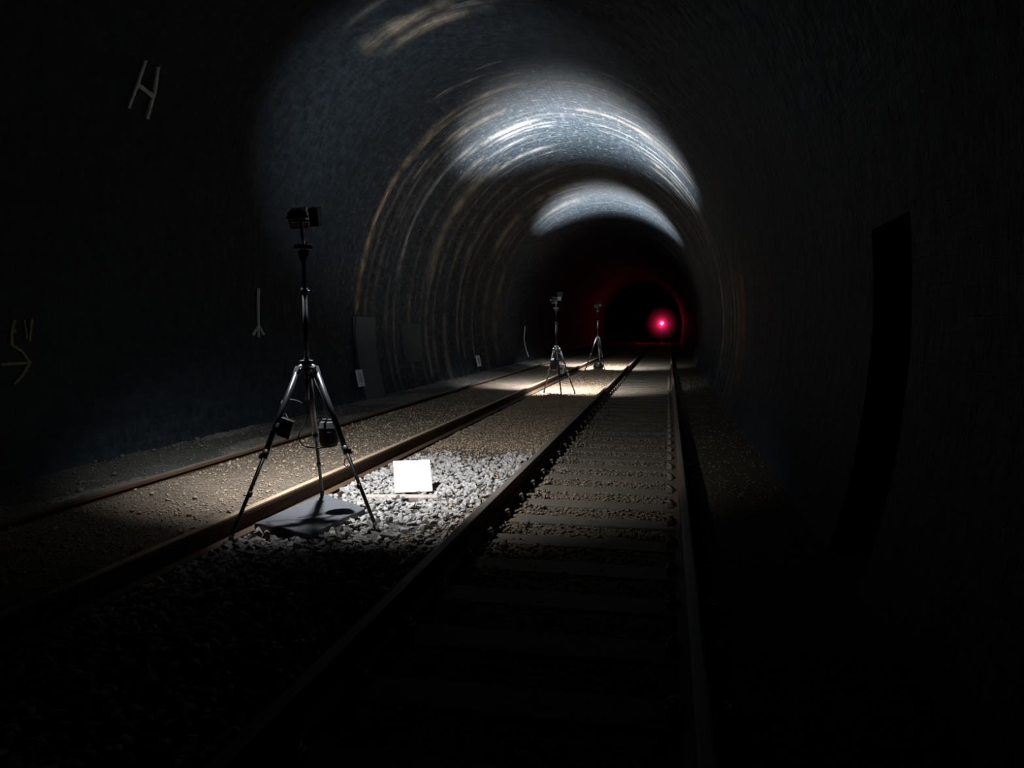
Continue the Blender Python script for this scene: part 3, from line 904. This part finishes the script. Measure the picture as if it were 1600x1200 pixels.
# battery pack hung between the two right-hand legs
pc1 = at(514, 676, 5.55)
pk = tag(empty('battery_pack', pc1), 'black padded battery pack hanging between legs of first tripod', 'battery pack')
mb = MB(); mb.lathe((0, 0, -0.115), [(0.030, 0), (0.062, 0.012), (0.075, 0.04), (0.076, 0.16), (0.066, 0.20), (0.03, 0.21)], n=20)
mb.build('case', M['fabric'], pk)
mb = MB(); mb.lathe((0, 0, 0.02), [(0.078, 0), (0.080, 0.006), (0.080, 0.022), (0.078, 0.028)], n=20); mb.build('band', M['rubber'], pk)
MB().box((0.02, -0.077, -0.03), (0.06, 0.008, 0.09), None, 0.004).build('pocket', M['satin'], pk)
MB().box((-0.005, -0.02, 0.10), (0.075, 0.03, 0.02), None, 0.004).build('buckle', M['grey'], pk)
hang = Vector((a1.x + 0.03, a1.y, a1.z - 0.09)) - pc1
mb = MB(); mb.tube([Vector((0.0, 0, 0.09)), hang * 0.55 + Vector((0.015, 0, 0.03)), hang], 0.010, 8); mb.build('strap', M['fabric'], pk)
# looped cable
mb = MB()
c0 = pb + Vector((0.02, 0, 0.06))
loop = [c0, at(440, 628, 5.3), at(463, 626, 5.38), at(481, 640, 5.42), at(477, 660, 5.42), at(466, 682, 5.40), at(476, 697, 5.42), at(496, 700, 5.5), pc1 + Vector((0.0, -0.02, -0.112))]
# smooth the loop
sm = []
for i in range(len(loop) - 1):
    p0, p1, p2, p3 = loop[max(i - 1, 0)], loop[i], loop[i + 1], loop[min(i + 2, len(loop) - 1)]
    for k in range(6):
        s = k / 6
        sm.append(0.5 * ((2 * p1) + (p2 - p0) * s + (2 * p0 - 5 * p1 + 4 * p2 - p3) * s * s + (3 * p1 - p0 - 3 * p2 + p3) * s ** 3))
sm.append(loop[-1])
tag(MB().tube(sm, 0.005, 7).build('looped_cable', M['rubber']), 'thin black cable looping from control box to battery pack', 'cable')
mb = MB(); hk, ht = leg_pt(a1, F1[2], 0.56)
mb.tube([hk, hk + Vector((-0.025, -0.01, -0.01)), hk + Vector((-0.035, -0.01, -0.05)), hk + Vector((-0.015, -0.01, -0.07)), hk + Vector((0.0, -0.01, -0.055))], 0.004, 6)
mb.build('hook', M['black'], tp1).matrix_parent_inverse = Matrix.Translation(-Vector((a1.x, a1.y, 0)))

# second tripod
pw = at(877.5, 576, 17.05)
bb_ = tag(empty('battery_box', pw), 'white battery box with dark emblem strapped to second tripod', 'box')
MB().box((0, 0, 0), (0.125, 0.07, 0.20), Matrix.Rotation(0.12, 3, 'Y'), 0.01).build('case', M['label'], bb_)
MB().lathe((0, -0.034, 0), [(0.028, 0), (0.028, 0.006)], (0, -1, 0), 14).build('emblem', M['black'], bb_)
MB().tube([Vector((0, 0, .08)), Vector((-0.03, 0.06, 0.30)), Vector((a2.x + 0.03, a2.y - 0.03, a2.z - 0.09)) - pw], 0.008, 8).build('strap', M['fabric'], bb_)
pg = at(865.5, 568, 17.25)
bg = tag(empty('equipment_bag', pg), 'grey-black equipment bag hanging beside the white battery box', 'bag')
MB().lathe((0, 0, -0.16), [(0.04, 0), (0.085, 0.03), (0.09, 0.12), (0.08, 0.24), (0.045, 0.29)], n=16).build('body', M['fabric'], bg)
MB().tube([Vector((0, 0, .11)), Vector((a2.x - 0.04, a2.y + 0.02, a2.z - 0.09)) - pg], 0.010, 8).build('strap', M['fabric'], bg)
# third tripod
pg = at(935, 571, 27.5); pg.z = 0.02
bg = tag(empty('round_bag', pg), 'round black bag resting on ballast beneath third tripod', 'bag')
MB().lathe((0, 0, 0), [(0.12, 0), (0.17, 0.04), (0.19, 0.12), (0.15, 0.21), (0.08, 0.26), (0.03, 0.28)], n=18).build('body', M['fabric'], bg)
MB().tube([(-0.08, 0, 0.25), (-0.05, 0, 0.33), (0.05, 0, 0.33), (0.08, 0, 0.25)], 0.014, 8).build('handle', M['rubber'], bg)

# ------------------------------------------------------------------ red lamp in the four-foot
rl = at(1034, 505, 75.0)
red = tag(empty('red_stop_lamp', (rl.x, rl.y, -0.02)), 'glowing red lamp on a post between rails of far track', 'signal lamp')
zl = rl.z + 0.02
MB().box((0, 0, 0.03), (0.5, 0.4, 0.06), None, 0.01).build('base', M['yellow'], red)
MB().tube([(0, 0, 0.05), (0, 0, zl - 0.12)], 0.03, 12).build('post', M['grey'], red)
MB().box((0, 0.06, zl), (0.34, 0.16, 0.40), None, 0.03).build('housing', M['black'], red)
mb = MB()
for k in range(9):
    a = math.pi * k / 8
    mb.box((0.20 * math.cos(a), -0.12, zl + 0.20 * math.sin(a)), (0.082, 0.22, 0.006), Matrix.Rotation(-(a + math.pi / 2), 3, 'Y'))
mb.build('hood', M['black'], red)
MB().lathe((0, -0.02, zl), [(0.19, 0), (0.17, 0.03), (0.10, 0.05)], (0, -1, 0), 20).build('lens', M['red_lens'], red)
ld = bpy.data.lights.new('red_glow', 'POINT'); ld.energy = RED_POWER; ld.color = (1.0, 0.012, 0.10); ld.shadow_soft_size = 0.08
lo = bpy.data.objects.new('red_glow', ld); COL.objects.link(lo); lo.location = (rl.x, rl.y - 0.32, rl.z)
# added scattering ball standing in for the red lamp's bloom, thinning towards its edge
hz, nt, b = new_mat('bloom_scatter')
nt.nodes.remove(b)
tc = N(nt, 'ShaderNodeTexCoord')
gr = N(nt, 'ShaderNodeTexGradient', gradient_type='QUADRATIC_SPHERE')
nt.links.new(mapping(nt, tc.outputs['Object'], (0.56, 0.56, 0.56)), gr.inputs[0])
vsn = N(nt, 'ShaderNodeVolumeScatter'); vsn.inputs['Anisotropy'].default_value = 0.0
nt.links.new(math_n(nt, 'MULTIPLY', gr.outputs['Fac'], 3.2), vsn.inputs['Density'])
nt.links.new(vsn.outputs[0], nt.nodes['Material Output'].inputs['Volume'])
mb = MB(); bmesh.ops.create_icosphere(mb.bm, subdivisions=3, radius=1.78)
hzo = mb.build('bloom_haze', hz)
hzo.location = (rl.x, rl.y - 0.32, rl.z)
tag(hzo, 'added scattering ball making the red halo around the stop lamp', 'bloom_haze', kind='stuff')
